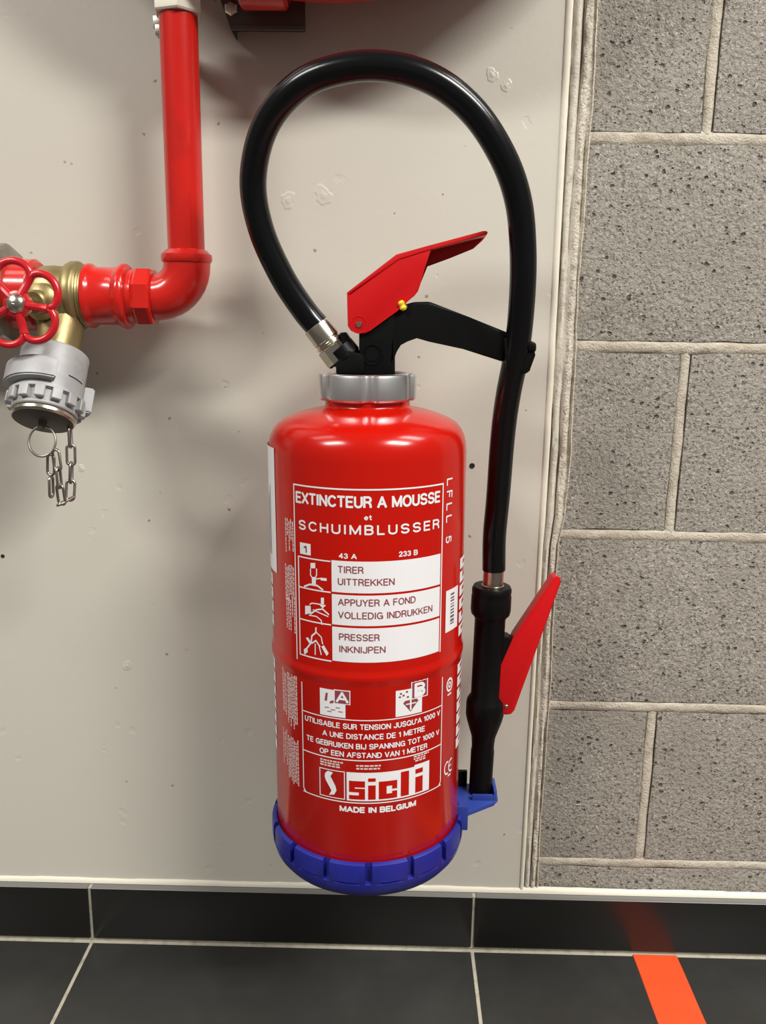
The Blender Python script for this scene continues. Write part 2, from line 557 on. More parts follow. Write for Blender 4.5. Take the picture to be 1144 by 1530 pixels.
lathe_obj('collar', [(.0385, CZ0), (.0425, CZ0 + .0003), (.0438, CZ0 + .002), (.0440, CZ0 + .004), (.0440, CZ1 - .003), (.0434, CZ1 - .0008), (.0420, CZ1), (.0350, CZ1), (.0345, CZ1 - .002), (.0345, CZ0 + .004)],
          MT['chrome'], ext, 180, rfun=cr, angle=25)
lathe_obj('valve_flange', [(0, CZ1 - .004), (.0342, CZ1 - .004), (.0342, CZ1 - .0018), (0, CZ1 - .0018)], MT['black'], ext, 48)

# valve block
bm = bmesh.new()
prism(bm, EP([(537, 560), (537, 486), (546, 470), (590, 458), (590, 560)]), -.0118, .0118, .0018)
vb = from_bm('valve_block', bm, MT['black'], ext)
c = EL(556, 530, -.0118)
mm = Matrix.Translation(c) @ Matrix.Rotation(math.pi / 2, 4, 'X')
lathe_obj('round_boss', [(.0078, -.001), (.0082, .0010), (.0090, .0010), (.0094, -.001)], MT['black'], vb, 32, mm)
lathe_obj('boss_plug', [(0, .0006), (.0055, .0006), (.0060, -.001)], MT['black'], vb, 24, mm)
# hose outlet socket
h0, h1 = EL(548, 560, 0), EL(508, 521, 0)
mm, L_ = along(EL(536, 556), EL(506, 519))
lathe_obj('outlet_socket', [(0, 0), (.0125, 0), (.0125, L_ * .55), (.0138, L_ * .6), (.0138, L_ * .98), (.011, L_), (0, L_)], MT['black'], ext, 24, mm)
bm = bmesh.new(); prism(bm, EP([(503, 558), (503, 540), (520, 522), (545, 530), (545, 558)]), -.013, .013, .002)
from_bm('outlet_foot', bm, MT['black'], ext)
bm = bmesh.new(); prism(bm, EP([(508, 497), (517, 496), (528, 512), (533, 522), (522, 530), (512, 512)]), -.008, .008, .0012)
from_bm('outlet_latch', bm, MT['black'], ext)

# carrying handle
bm = bmesh.new()
prism(bm, EP([(585, 470), (602, 456), (618, 451.5), (641, 451), (700, 474), (757, 497), (749, 540), (690, 521), (640, 506), (622, 505), (607, 506), (596, 512), (589, 523), (588, 545), (580, 545)]),
      -.0118, .0118, .0034, 3)
from_bm('carry_handle', bm, MT['black'], ext)
bm = bmesh.new()
prism(bm, EP([(749, 505), (768, 500), (797, 512), (797, 523), (792, 528), (788, 553), (780, 558), (752, 548)]), -.0165, .0150, .0022)
hc = from_bm('hose_clip', bm, MT['black'], ext)
bm = bmesh.new(); prism(bm, EP([(786, 511), (797.5, 513), (797, 524), (788, 524)], -.012), -.019, -.010, .0012)
from_bm('clip_tab', bm, MT['black'], hc)

# squeeze lever: bent top plate with a near and a far cheek
LW = .0150
near = [(518, 437), (519.3, 487.3), (524, 494), (531.5, 498), (545, 498), (553, 494), (594.4, 464), (609, 449), (619, 442), (624.5, 435), (628, 424.4), (635.5, 397), (643.7, 374), (592, 381)]
bm = bmesh.new()
prism(bm, EP(near, -LW), -LW, -LW + .0024, .0006)


def add_prism(bm, poly, y0, y1, bev):
    t = bmesh.new(); prism(t, poly, y0, y1, bev)
    me = D.meshes.new('tmp'); t.to_mesh(me); t.free(); bm.from_mesh(me); D.meshes.remove(me)


far = [(524, 437), (524.5, 485), (536, 494), (548, 493), (594.4, 462), (609, 447), (619, 440), (628, 424), (637.5, 397.5), (672, 386), (706.6, 372), (720, 360), (727, 351), (725, 347), (592, 383)]
add_prism(bm, EP(far, LW), LW - .0024, LW, .0006)
top = [(518, 437), (592, 380), (640, 367), (722, 344.8), (727.5, 345), (729, 348.5), (726, 351), (643, 372.5), (594.5, 385.5), (521, 441.5)]
add_prism(bm, EP(top, -LW), -LW - .0007, LW + .0004, .0013)
lv = from_bm('squeeze_lever', bm, MT['red_plastic'], ext)
c = EL(536, 485, -LW)
mm = Matrix.Translation(c) @ Matrix.Rotation(math.pi / 2, 4, 'X')
lathe_obj('pivot_ring', [(.0066, -.001), (.0068, .0004), (.0076, .0004), (.0078, -.001)], MT['red_plastic'], lv, 28, mm)
lathe_obj('pivot_pin', [(0, .0012), (.0022, .0012), (.0028, .0004), (.0030, -.002)], MT['steel'], lv, 16, mm)
# safety seal
m0, l0 = along(EL(597.5, 449, -LW), EL(604, 464, -LW))
lathe_obj('safety_seal', [(0, 0), (.0020, .0004), (.0031, l0 * .25), (.0024, l0 * .5), (.0032, l0 * .75), (.0020, l0 - .0004), (0, l0)], MT['yellow'], ext, 14, m0)
m0, l0 = along(EL(606, 458, -LW), EL(604, 456, LW))
lathe_obj('safety_pin', [(0, 0), (.0016, 0), (.0016, l0), (0, l0)], MT['steel'], ext, 10, m0)

# hose
ND = .030
hp = [(480, 494, 0), (455, 465, 0), (420, 411, -.004), (389, 340, -.010), (378, 265, -.018), (398, 185, -.030), (450, 126, -.042), (520, 101, -.048), (590, 101, -.050),
      (655, 124, -.048), (710, 170, -.044), (752, 236, -.038), (774, 300, -.032), (781, 370, -.026), (780, 440, -.020), (772.5, 520, -.010), (759, 590, 0), (751, 650, .008), (744, 740, .020), (738.5, 800, .028), (737.6, 851, ND)]
hose = tube_obj('hose', catmull([EL(*p) for p in hp], 8), .0113, MT['rubber'], ext, 24)
mm, L_ = along(EL(472, 486), EL(506, 532))
lathe_obj('hose_ferrule', [(.0112, 0), (.0124, .0003), (.0126, .001), (.0126, .0155), (.0118, .0165), (.0118, .0180), (.0128, .0186), (.0128, .0200), (.0116, .0206), (.0116, .022), (0, .022)], MT['nickel'], hose, 32, mm)
lathe_obj('hose_nut', [(0, .021), (.0118, .021), (.0140, .0225), (.0140, .0365), (.0120, .0385), (0, .0385)], MT['nickel'], hose, 6, mm, angle=20)
p0, p1 = EL(737.5, 850, ND), EL(735, 888, ND)
mm, L_ = along(p0, p1)
lathe_obj('hose_end_sleeve', [(.0100, -.004), (.0101, .0), (.0101, L_ * .60), (.0110, L_ * .62), (.0110, L_)], MT['nickel'], hose, 32, mm)

# discharge lance
noz_a, noz_b = EL(735.0, 872, ND), EL(716.8, 1188, ND)
mm, L_ = along(noz_a, noz_b)


def zt(py): return L_ * (py - 872) / (1188 - 872)


noz = lathe_obj('discharge_nozzle', [(.0115, zt(874)), (.0180, zt(875)), (.0194, zt(879)), (.0194, zt(884)), (.0190, zt(886)), (.0196, zt(889)), (.0198, zt(908)), (.0190, zt(914)), (.0162, zt(918)),
                                     (.0152, zt(922)), (.0150, zt(1032)), (.0186, zt(1040)), (.0192, zt(1046)), (.0192, zt(1062)), (.0180, zt(1070)), (.0122, zt(1096)), (.0117, zt(1104)), (.0113, zt(1113)), (.0119, zt(1117)), (.0117, zt(1188)), (0, zt(1188))],
                MT['black'], ext, 40, mm)
# trigger mount
bm = bmesh.new()
prism(bm, EP([(735, 945), (758, 948), (766, 953), (766, 962), (748, 1000), (746, 1050), (735, 1055)], ND), ND - .008, ND + .008, .0018)
from_bm('trigger_mount', bm, MT['black'], noz)
TW = .0085
tr_poly = [(832, 861), (836.5, 863), (837, 870), (768, 1060), (763, 1065.5), (757, 1066.5), (742, 1066), (738, 1062), (740, 1035), (742, 1006.5), (767, 951.7), (826, 864)]
bm = bmesh.new(); prism(bm, EP(tr_poly, ND - TW), ND - TW, ND - TW + .0022, .0006)
add_prism(bm, EP(tr_poly, ND + TW), ND + TW - .0022, ND + TW, .0006)
add_prism(bm, EP([(826, 864), (832, 861.5), (834, 866), (771, 954), (746, 1010), (742.5, 1006.5), (767.5, 951.7)], ND - TW), ND - TW + .0012, ND + TW - .0012, .0004)
tg = from_bm('nozzle_trigger', bm, MT['red_plastic'], noz)
c = EL(756, 1056, ND - TW)
m2 = Matrix.Translation(c) @ Matrix.Rotation(math.pi / 2, 4, 'X')
lathe_obj('trigger_pin', [(0, .0008), (.0016, .0008), (.0022, .0002), (.0024, -.002)], MT['steel'], tg, 14, m2)

# blue foot ring
bm = bmesh.new()
NT = 15; T0 = math.radians(2.4); HW = math.radians(1.9)
ths = []
for k in range(NT):
    c = T0 + 2 * math.pi * k / NT
    ths += [(c - HW - .0015, 0), (c - HW, 1), (c + HW, 1), (c + HW + .0015, 0)]
    for q in range(1, 7):
        ths.append((c + HW + (2 * math.pi / NT - 2 * HW) * q / 7, 2 if 2 <= q <= 5 else 0))
sp = [(.070, .000), (.082, .0005), (.0885, .0035), (.0930, .0095), (.0950, .0165), (.0953, .0190), (.0954, .0194), (.0955, .0212), (.0957, .0216), (.0957, .0355), (.0948, .0388), (.0930, .0400), (.0912, .0402), (.0904, .0395), (.0904, .030)]
rows = []
for th, nt_ in ths:
    row = []
    for r, z in sp:
        rr = r
        if nt_ == 1 and z >= .0212 and r > .0912: rr = .0912
        if nt_ == 2 and .0192 < z < .0214: rr = .0938
        row.append(bm.verts.new((rr * math.sin(th), -rr * math.cos(th), z)))
    rows.append(row)
for a, b in zip(rows, rows[1:] + rows[:1]):
    for k in range(len(sp) - 1):
        bm.faces.new((a[k], b[k], b[k + 1], a[k + 1]))
bm.faces.new([r[0] for r in rows])
fr = from_bm('foot_ring', bm, MT['blue'], ext, True, 30)
# long raised ribs on the lower wall of the ring
# lance cradle
cxl = EL(717, 1190, ND)
bm = bmesh.new()


def zprism(bm, poly, z0, z1, bev):
    t = bmesh.new(); prism(t, [(x, -y) for x, y in poly], -z1, -z0, bev)
    bmesh.ops.transform(t, matrix=Matrix(((1, 0, 0, 0), (0, 0, -1, 0), (0, -1, 0, 0), (0, 0, 0, 1))), verts=t.verts)
    bmesh.ops.recalc_face_normals(t, faces=t.faces)
    me = D.meshes.new('tmp'); t.to_mesh(me); t.free(); bm.from_mesh(me); D.meshes.remove(me)


zc = .040
cx, cyy = cxl.x, ND
zprism(bm, [(.083, -.010), (.0985, -.010), (cx + .012, cyy - .020), (cx + .017, cyy - .012), (cx + .017, cyy + .012), (.082, cyy + .018)], zc - .0045, zc, .001)
zprism(bm, [(.088, -.0125), (.1000, -.0125), (.1000, -.0090), (.088, -.0090)], zc - .018, zc + .008, .0008)
zprism(bm, [(cx + .0120, cyy - .018), (cx + .0155, cyy - .015), (cx + .0155, cyy + .010), (cx + .0120, cyy + .010)], zc - .002, zc + .010, .001)
zprism(bm, [(cx - .010, cyy - .0175), (cx + .013, cyy - .0175), (cx + .013, cyy - .0145), (cx - .010, cyy - .0145)], zc - .002, zc + .006, .0008)
from_bm('lance_cradle', bm, MT['blue_light'], fr)
bm = bmesh.new()
zprism(bm, [(.080, cyy + .006), (cx - .013, cyy + .010), (cx - .013, cyy + .014), (.080, cyy + .014)], zc - .004, zc + .017, .001)
from_bm('cradle_strut', bm, MT['black'], fr)

# ------------------------------------------------------------------ print on the bottle (bottle coordinates: angle in degrees, height)
CL = RI @ (CAM - BASE)


def lp(px, py):
    """where a photo point falls on the bottle's side: (angle deg, z)"""
    d = RI @ (FW + RT * ((px - W / 2) / FPX) - UP * ((py - H / 2) / FPX))
    a = d.x ** 2 + d.y ** 2; b = 2 * (CL.x * d.x + CL.y * d.y); c = CL.x ** 2 + CL.y ** 2 - RB * RB
    dd = b * b - 4 * a * c
    t = (-b - math.sqrt(max(dd, 0))) / (2 * a)
    p = CL + d * t
    return math.degrees(math.atan2(p.x, -p.y)), p.z


def wrap(th, z, off):
    t = math.radians(th); r = RB + off
    return Vector((r * math.sin(t), -r * math.cos(t), z))


O1, O2, O3 = .00025, .00042, .00058


def arc(cx, cy, rx, ry, a0, a1, n=8):
    return [(cx + rx * math.cos(math.radians(a0 + (a1 - a0) * k / n)), cy + ry * math.sin(math.radians(a0 + (a1 - a0) * k / n))) for k in range(n + 1)]


_O = arc(.36, .5, .36, .5, 0, 360, 18)
_S = arc(.31, .745, .29, .255, 20, 250, 9) + arc(.31, .255, .30, .255, 80, -160, 9)
GLYPH = {
    'A': (.70, [[(0, 0), (.35, 1), (.70, 0)], [(.12, .32), (.58, .32)]]),
    'B': (.58, [[(0, 0), (0, 1), (.34, 1)] + arc(.34, .765, .21, .235, 90, -90, 6) + [(0, .53)], [(.34, .53)] + arc(.34, .265, .24, .265, 90, -90, 6) + [(0, 0)]]),
    'C': (.66, [arc(.36, .5, .36, .5, 42, 318, 14)]),
    'D': (.64, [[(0, 0), (0, 1), (.26, 1)] + arc(.26, .5, .38, .5, 90, -90, 10) + [(0, 0)]]),
    'E': (.52, [[(.52, 1), (0, 1), (0, 0), (.52, 0)], [(0, .52), (.47, .52)]]),
    'F': (.50, [[(.50, 1), (0, 1), (0, 0)], [(0, .50), (.44, .50)]]),
    'G': (.70, [arc(.36, .5, .36, .5, 42, 325, 14) + [(.69, .46), (.40, .46)], [(.69, .46), (.69, 0)]]),
    'H': (.60, [[(0, 0), (0, 1)], [(.60, 0), (.60, 1)], [(0, .52), (.60, .52)]]),
    'I': (.06, [[(.03, 0), (.03, 1)]]),
    'J': (.46, [[(.46, 1), (.46, .26)] + arc(.23, .25, .23, .25, 0, -180, 8)]),
    'K': (.62, [[(0, 0), (0, 1)], [(.60, 1), (.02, .36)], [(.20, .58), (.62, 0)]]),
    'L': (.48, [[(0, 1), (0, 0), (.48, 0)]]),
    'M': (.76, [[(0, 0), (0, 1), (.38, .06), (.76, 1), (.76, 0)]]),
    'N': (.62, [[(0, 0), (0, 1), (.62, 0), (.62, 1)]]),
    'O': (.72, [_O]),
    'P': (.56, [[(0, 0), (0, 1), (.32, 1)] + arc(.32, .735, .24, .265, 90, -90, 7) + [(0, .47)]]),
    'Q': (.74, [_O, [(.46, .22), (.74, -.02)]]),
    'R': (.60, [[(0, 0), (0, 1), (.34, 1)] + arc(.34, .75, .23, .25, 90, -90, 7) + [(0, .50)], [(.36, .50), (.54, .30), (.58, 0)]]),
    'S': (.62, [_S]),
    'T': (.58, [[(0, 1), (.58, 1)], [(.29, 1), (.29, 0)]]),
    'U': (.60, [[(0, 1), (0, .30)] + arc(.30, .30, .30, .30, 180, 360, 9) + [(.60, 1)]]),
    'V': (.64, [[(0, 1), (.32, 0), (.64, 1)]]),
    'X': (.62, [[(0, 0), (.62, 1)], [(0, 1), (.62, 0)]]),
    'Y': (.64, [[(0, 1), (.32, .44), (.64, 1)], [(.32, .44), (.32, 0)]]),
    "'": (.06, [[(.03, 1), (.03, .74)]]),
    '0': (.50, [arc(.25, .5, .25, .5, 0, 360, 14)]),
    '1': (.24, [[(0, .76), (.20, .96), (.22, 0)]]),
    '2': (.50, [arc(.25, .73, .24, .27, 165, -35, 8) + [(.0, 0), (.52, 0)]]),
    '3': (.50, [arc(.24, .755, .22, .245, 160, -80, 7) + arc(.24, .265, .25, .265, 85, -160, 8)]),
    '4': (.54, [[(.40, 0), (.40, 1), (0, .30), (.54, .30)]]),
    '5': (.50, [[(.46, 1), (.08, 1), (.04, .53)] + arc(.24, .32, .25, .32, 135, -155, 10)]),
    'e': (.46, [[(.02, .36), (.46, .36)] + arc(.24, .35, .23, .33, 0, 310, 10)]),
    't': (.30, [[(.14, .95), (.14, .14), (.30, .02)], [(0, .68), (.30, .68)]]),
}


class Print:
    def __init__(s, off): s.v = []; s.f = []; s.off = off

    def quad(s, t0, t1, z0, z1):
        n = max(1, int(abs(t1 - t0) / 3) + 1); b = len(s.v)
        for i in range(n + 1):
            t = t0 + (t1 - t0) * i / n
            s.v += [wrap(t, z0, s.off), wrap(t, z1, s.off)]
        for i in range(n): s.f.append((b + 2 * i, b + 2 * i + 2, b + 2 * i + 3, b + 2 * i + 1))

    def rect(s, t0, t1, z0, z1, w):
        d = math.degrees(w / RB)
        s.quad(t0, t1, z0, z0 + w); s.quad(t0, t1, z1 - w, z1)
        s.quad(t0, t0 + d, z0 + w, z1 - w); s.quad(t1 - d, t1, z0 + w, z1 - w)

    def poly(s, pts):
        b = len(s.v)
        s.v += [wrap(t, z, s.off) for t, z in pts]; s.f.append(tuple(range(b, b + len(pts))))

    def stroke(s, pts, w):
        for (t0, z0), (t1, z1) in zip(pts, pts[1:]):
            a = Vector((math.radians(t0) * RB, z0)); c = Vector((math.radians(t1) * RB, z1))
            d = (c - a)
            if d.length < 1e-6: continue
            d.normalize(); n = Vector((-d.y, d.x)) * w / 2; a = a - d * w * .3; c = c + d * w * .3
            s.poly([(math.degrees(q.x / RB), q.y) for q in (a - n, c - n, c + n, a + n)])

    def ppoly(s, pts): s.poly([lp(*p) for p in pts])

    def pstroke(s, pts, w): s.stroke([lp(*p) for p in pts], w)

    def text(s, body, t0, t1, z0, z1, wt=.17, rot=False, spacing=.0):
        """sans-serif capitals drawn as strokes; wt = stroke weight / cap height"""
        h = z1 - z0; pen = 0; out = []
        for ch in body:
            if ch == ' ': pen += .42 + spacing; continue
            wd, strokes = GLYPH[ch]
            out.append((pen, wd, strokes)); pen += wd + .24 + spacing
        total = pen - .24 - spacing
        span = math.radians(t1 - t0) * RB
        if rot: sx = h / total; sy = span
        else: sx = span / total; sy = h
        w = (sy if rot else h) * wt
        for p0, wd, strokes in out:
            for st in strokes:
                pts = []
                for (u, v) in st:
                    X = (p0 + u) * sx; Y = w / 2 + v * (sy - w)
                    # keep strokes inside the glyph box
                    if rot: pts.append((t0 + math.degrees(Y / RB), z1 - X))
                    else: pts.append((t0 + math.degrees(X / RB), z0 + Y))
                s.stroke(pts, w)

    def build(s, name, m, parent):
        me = D.meshes.new(name); me.from_pydata(s.v, [], s.f); me.update()
        bm = bmesh.new(); bm.from_mesh(me)
        for f in bm.faces:
            c = f.calc_center_median()
            if f.normal.dot(Vector((c.x, c.y, 0))) < 0: f.normal_flip()
        bm.to_mesh(me); bm.free()
        return link(name, me, m, parent, False)


Z = ZB


def line(txt, *a, m='print', off=O1, name='printed_line', **k):
    q = Print(off); q.text(txt, *a, **k); return q.build(name, MT[m], body)


pw = Print(O1)      # white frames and pictograms
# upper frame
T0_, T1_ = -42.0, 47.6
pw.quad(T0_, T1_, .5965 - Z, .5978 - Z)
pw.quad(T0_, T0_ + .8, .4400 - Z, .5965 - Z); pw.quad(T1_ - .8, T1_, .4455 - Z, .5965 - Z)
line('EXTINCTEUR A MOUSSE', -39.6, 44.4, .5817 - Z, .5918 - Z, .185)
line('et', .4, 4.0, .5716 - Z, .5762 - Z, .19)
line('SCHUIMBLUSSER', -37.8, 44.2, .5590 - Z, .5676 - Z, .175, spacing=.16)
pw.quad(-37.6, -30.2, .5378 - Z, .5478 - Z)
line('43 A', -13.2, -4.0, .5383 - Z, .5430 - Z, .2)
line('233 B', 19.0, 29.6, .5393 - Z, .5440 - Z, .2)
# inner pictogram frames
ROWS = [(.5085, .5345), (.4795, .5065), (.4465, .4775)]
pw.quad(-38.8, -18.2, .5345 - Z, .5356 - Z)
for a, b in ROWS: pw.quad(-38.8, -18.2, a - .0012 - Z, a - Z)
pw.quad(-39.4, -38.6, .4453 - Z, .5356 - Z)
# pictograms
w_ = .0010
pw.ppoly([(464, 841), (471, 841), (471, 849), (464, 849)])
pw.pstroke([(464, 850), (464, 859), (467, 864), (467, 873)], w_); pw.pstroke([(473, 850), (473, 859), (471, 864), (471, 873)], w_)
pw.ppoly([(466, 862), (472, 862), (472, 874), (466, 874)])
pw.ppoly([(479, 863), (488, 864), (488, 868), (479, 867)]); pw.pstroke([(472, 865), (480, 864)], w_)
pw.pstroke([(455, 876), (463, 873), (474, 875), (482, 881)], w_ * 1.5)
pw.ppoly([(479.5, 893), (484, 893), (484, 903), (479.5, 903)]); pw.ppoly([(477, 903), (487, 904), (482, 909)])
pw.pstroke([(463, 903), (466, 901), (479, 903)], w_); pw.ppoly([(456, 905), (464, 905), (465, 916), (456, 918)])
pw.pstroke([(464, 917), (473, 911), (482, 910), (491, 918)], w_ * 1.3); pw.pstroke([(468, 911), (476, 915), (490, 921)], w_)
pw.pstroke([(462, 919), (473, 921), (480, 927), (481, 933)], w_)
pw.pstroke([(472, 938), (472, 945), (466, 950), (465, 960), (459, 968), (455, 975)], w_ * 1.4); pw.pstroke([(473, 945), (480, 952), (482, 962)], w_)
pw.ppoly([(480, 966), (484, 964), (491, 976), (488, 980)]); pw.ppoly([(457, 953), (460, 952), (465, 959), (462, 961)])
pw.pstroke([(466, 961), (472, 957), (478, 966)], w_ * 1.3); pw.pstroke([(471, 962), (471, 978)], w_); pw.pstroke([(477, 966), (480, 978)], w_)
pw.ppoly([(454, 970), (459, 967), (460, 974), (455, 978)])
# lower frame
pw.quad(-38.6, -37.9, .3170 - Z, .4202 - Z); pw.quad(49.6, 50.3, .3170 - Z, .4202 - Z)
pw.quad(-38.6, 50.3, .3925 - Z, .3934 - Z); pw.quad(-38.6, 50.3, .3541 - Z, .3551 - Z); pw.quad(-38.6, 50.3, .3127 - Z, .3137 - Z)
pw.poly([(-38.6, .3170 - Z), (-37.9, .3170 - Z), (-36.2, .3137 - Z), (-37.2, .3127 - Z)])
pw.poly([(49.6, .3170 - Z), (50.3, .3170 - Z), (49.0, .3127 - Z), (48.0, .3137 - Z)])
for txt, a, b, zc_ in (("UTILISABLE SUR TENSION JUSQU'A 1000 V", -36.0, 48.0, .3868), ('A UNE DISTANCE DE 1 METRE', -24.0, 36.0, .3775),
                       ('TE GEBRUIKEN BIJ SPANNING TOT 1000 V', -35.0, 47.5, .3682), ('OP EEN AFSTAND VAN 1 METER', -26.0, 38.0, .3598)):
    line(txt, a, b, zc_ - .0027 - Z, zc_ + .0026 - Z, .18)
line('MADE IN BELGIUM', -13.8, 30.4, .3035 - Z, .3094 - Z, .24)
# fire class squares (white), their letters' frames
pw.quad(-25.6, -10.4, .3945 - Z, .4195 - Z)
pw.rect(-17.0, -7.6, .4070 - Z, .4203 - Z, .0009)
pw.quad(17.6, 34.0, .3945 - Z, .4190 - Z)
pw.rect(26.8, 38.0, .4085 - Z, .4250 - Z, .0009)
# logo
pw.rect(-26.6, -11.0, .3155 - Z, .3430 - Z, .0008)
pw.poly([(-22.9, .3385 - Z), (-21.2, .3412 - Z), (-18.0, .3405 - Z), (-19.6, .3365 - Z), (-16.6, .3275 - Z), (-16.0, .3235 - Z), (-17.4, .3190 - Z), (-20.6, .3178 - Z), (-19.0, .3225 - Z), (-22.6, .3320 - Z), (-23.2, .3355 - Z)])
pw.quad(-10.0, 29.5, .3152 - Z, .3430 - Z); pw.quad(29.5, 40.0, .3152 - Z, .3445 - Z)
# side marks
line('LFLL 5', 50.4, 56.0, .5440 - Z, .6000 - Z, .15, rot=True, spacing=.3)
cT, cZ = 57.8, .4085 - Z
for k in range(12):
    a0, a1 = k * math.pi / 6, (k + 1) * math.pi / 6
    for r0, r1 in ((.0040, .0058), (.0012, .0026)):
        pw.poly([(cT + math.degrees(r * math.cos(a) / RB), cZ + r * 1.2 * math.sin(a)) for r, a in ((r0, a0), (r1, a0), (r1, a1), (r0, a1))])
pw.quad(cT - 2.2, cT + 2.2, .3985 - Z, .4000 - Z)
for (cc, e) in ((57.0, 0), (61.8, 1)):
    for k in range(8):
        a0, a1 = math.radians(70 + 220 * k / 8), math.radians(70 + 220 * (k + 1) / 8)
        pw.poly([(cc + math.degrees(r * math.cos(a) / RB), .3255 - Z + r * 1.25 * math.sin(a)) for r, a in ((.0042, a0), (.0056, a0), (.0056, a1), (.0042, a1))])
    if e: pw.quad(cc - 2.8, cc + .2, .3249 - Z, .3262 - Z)
pw.quad(58.0, 61.4, .3155 - Z, .3172 - Z)
pw.build('label_frame', MT['print'], body)

# tiny illegible lines of print at the sides and above the logo
ps = Print(O1)
rr = random.Random(3)


def dash_cols(t0, t1, n, z0, z1, lo=.5):
    for k in range(n):
        t = t0 + (t1 - t0) * k / max(1, n - 1)
        z = z1 if rr.random() < .5 else z1 - rr.uniform(0, .004)
        end = z0 + (z1 - z0) * rr.uniform(0, lo if k % 2 else .15)
        while z > end + .001:
            l = rr.uniform(.0015, .005); ps.quad(t, t + .95, max(end, z - l), z); z -= l + .0007


for (a, b, n, z0, z1, lo) in ((-50, -43.6, 5, .533, .566, .6), (-51.0, -43.8, 6, .489, .525, .4), (-50.5, -43.4, 5, .462, .497, .6), (-57.0, -53.6, 3, .377, .425, .3), (-51.5, -43.2, 7, .369, .423, .25), (-58.0, -54.0, 3, .325, .365, .3), (-52.0, -43.0, 7, .314, .361, .25)):
    dash_cols(a, b, n, z0 - Z, z1 - Z, lo)
for (t0, t1, z0) in ((-26, -12, .3520), (-26, -14, .3496), (-26, -13, .3472), (-4.5, 9.5, .3504), (-4.5, 9.5, .3476), (29.0, 39.5, .3535), (29.0, 38.0, .3512), (30, 37, .3490)):
    t = t0
    while t < t1 - .6:
        l = rr.uniform(1.0, 2.6); ps.quad(t, min(t1, t + l), z0 - .0015 - Z, z0 - Z); t += l + .5
ps.build('fine_print', MT['print_soft'], body)['kind'] = 'stuff'

# white instruction panels
for a, b in ROWS:
    p = Print(O1); p.quad(-17.6, 46.0, a - Z + .0002, b - Z + .0002 + (.0016 if b > .53 else 0)); p.build('instruction_panel', MT['print'], body)
p = Print(O2)
for (t, a, b, z0) in (('TIRER', -13.8, -.4, .5258), ('UITTREKKEN', -13.8, 16.2, .5152), ('APPUYER A FOND', -13.8, 28.6, .4972), ('VOLLEDIG INDRUKKEN', -13.8, 40.0, .4858), ('PRESSER', -13.4, 8.2, .4662), ('INKNIJPEN', -13.4, 11.4, .4552)):
    line(t, a, b, z0 - Z, z0 + .0062 - Z, .15, m='print_red', off=O2)
line('1', -34.6, -33.0, .5395 - Z, .5460 - Z, .2, m='print_red', off=O2)
# marks in the class squares
p.quad(-16.4, -8.2, .4078 - Z, .4195 - Z)
p.poly([(-22.6, .4085 - Z), (-21.2, .4085 - Z), (-20.6, .4160 - Z), (-21.8, .4160 - Z)]); p.poly([(-19.4, .4065 - Z), (-17.2, .4075 - Z), (-17.2, .4100 - Z), (-19.4, .4085 - Z)])
for (t, z0) in ((-22.5, .402), (-19, .4005), (-16, .403), (-21, .3985), (-14.5, .3995)): p.quad(t, t + 2.6, z0 - Z, z0 + .0007 - Z)
p.build('class_mark', MT['print_red'], body); p = Print(O2)
p.quad(27.5, 29.0, .4095 - Z, .4240 - Z); p.quad(35.8, 37.3, .4095 - Z, .4240 - Z)
p.poly([(22.0, .4065 - Z), (26.5, .3975 - Z), (31.6, .4065 - Z), (30.4, .4085 - Z), (23.2, .4085 - Z)])
for (t, z0) in ((20, .4150), (23.6, .4160), (19.4, .4120), (24.2, .4110), (21.6, .4130)): p.quad(t, t + 1.2, z0 - Z, z0 + .0016 - Z)
p.build('class_mark', MT['print_red'], body)
# red knocked-out lettering of the logo, white class letters
lg = Print(O2)


def letter(x, w, rects):
    for (u0, u1, v0, v1) in rects: lg.quad(x + w * u0, x + w * u1, .3176 - Z + .0150 * v0, .3176 - Z + .0150 * v1)


S_R = [(0, 1, .84, 1), (0, .34, .5, .84), (0, 1, .42, .58), (.66, 1, .16, .42), (0, 1, 0, .16)]
letter(-8.6, 9.0, [(0, 1, .74, 1.15), (0, .36, .5, .8), (0, 1, .42, .66), (.62, 1, .2, .5), (0, 1, -.05, .22)])
letter(2.2, 4.2, [(0, 1, -.05, .88), (0, 1, 1.12, 1.34)])
letter(8.2, 10.6, [(0, .42, -.05, 1.1), (0, 1, .78, 1.1), (0, 1, -.05, .28), (.72, 1, .55, 1.1), (.72, 1, -.05, .42)])
letter(21.0, 5.0, [(0, 1, -.05, 1.55)])
letter(30.2, 5.0, [(0, 1, -.05, .98), (0, 1, 1.2, 1.5)])
lg.build('logo_lettering', MT['red_body'], body)
p = Print(O3)
line('A', -15.2, -9.2, .4084 - Z, .4188 - Z, .2, off=O3, name='class_letter')
line('B', 29.6, 35.2, .4098 - Z, .4232 - Z, .2, off=O3, name='class_letter')
p.quad(26.0, 27.0, .3990 - Z, .4085 - Z); p.quad(23.6, 30.0, .4045 - Z, .4056 - Z)
p.build('class_cross', MT['print'], body)

# stickers wrapping round the sides
p = Print(O2); p.quad(-104, -61.5, .5115 - Z, .6240 - Z); stk = p.build('side_sticker', MT['print'], body)
p = Print(O3)
for k in range(7): p.quad(-72 - k * 3.5, -71 - k * 3.5, .525 - Z, (.56 + .045 * rr.random()) - Z)
p.build('sticker_print', MT['print_dark'], stk)
p = Print(O2); p.quad(51.6, 66.0, .4610 - Z, .5000 - Z); stk = p.build('barcode_sticker', MT['print'], body)
p = Print(O3)
z = .496
while z > .467:
    h = rr.uniform(.0008, .0028); p.quad(56.5, 60.8, z - h - Z, z - Z); z -= h + rr.uniform(.0008, .0020)
p.build('barcode_print', MT['print_dark'], stk)
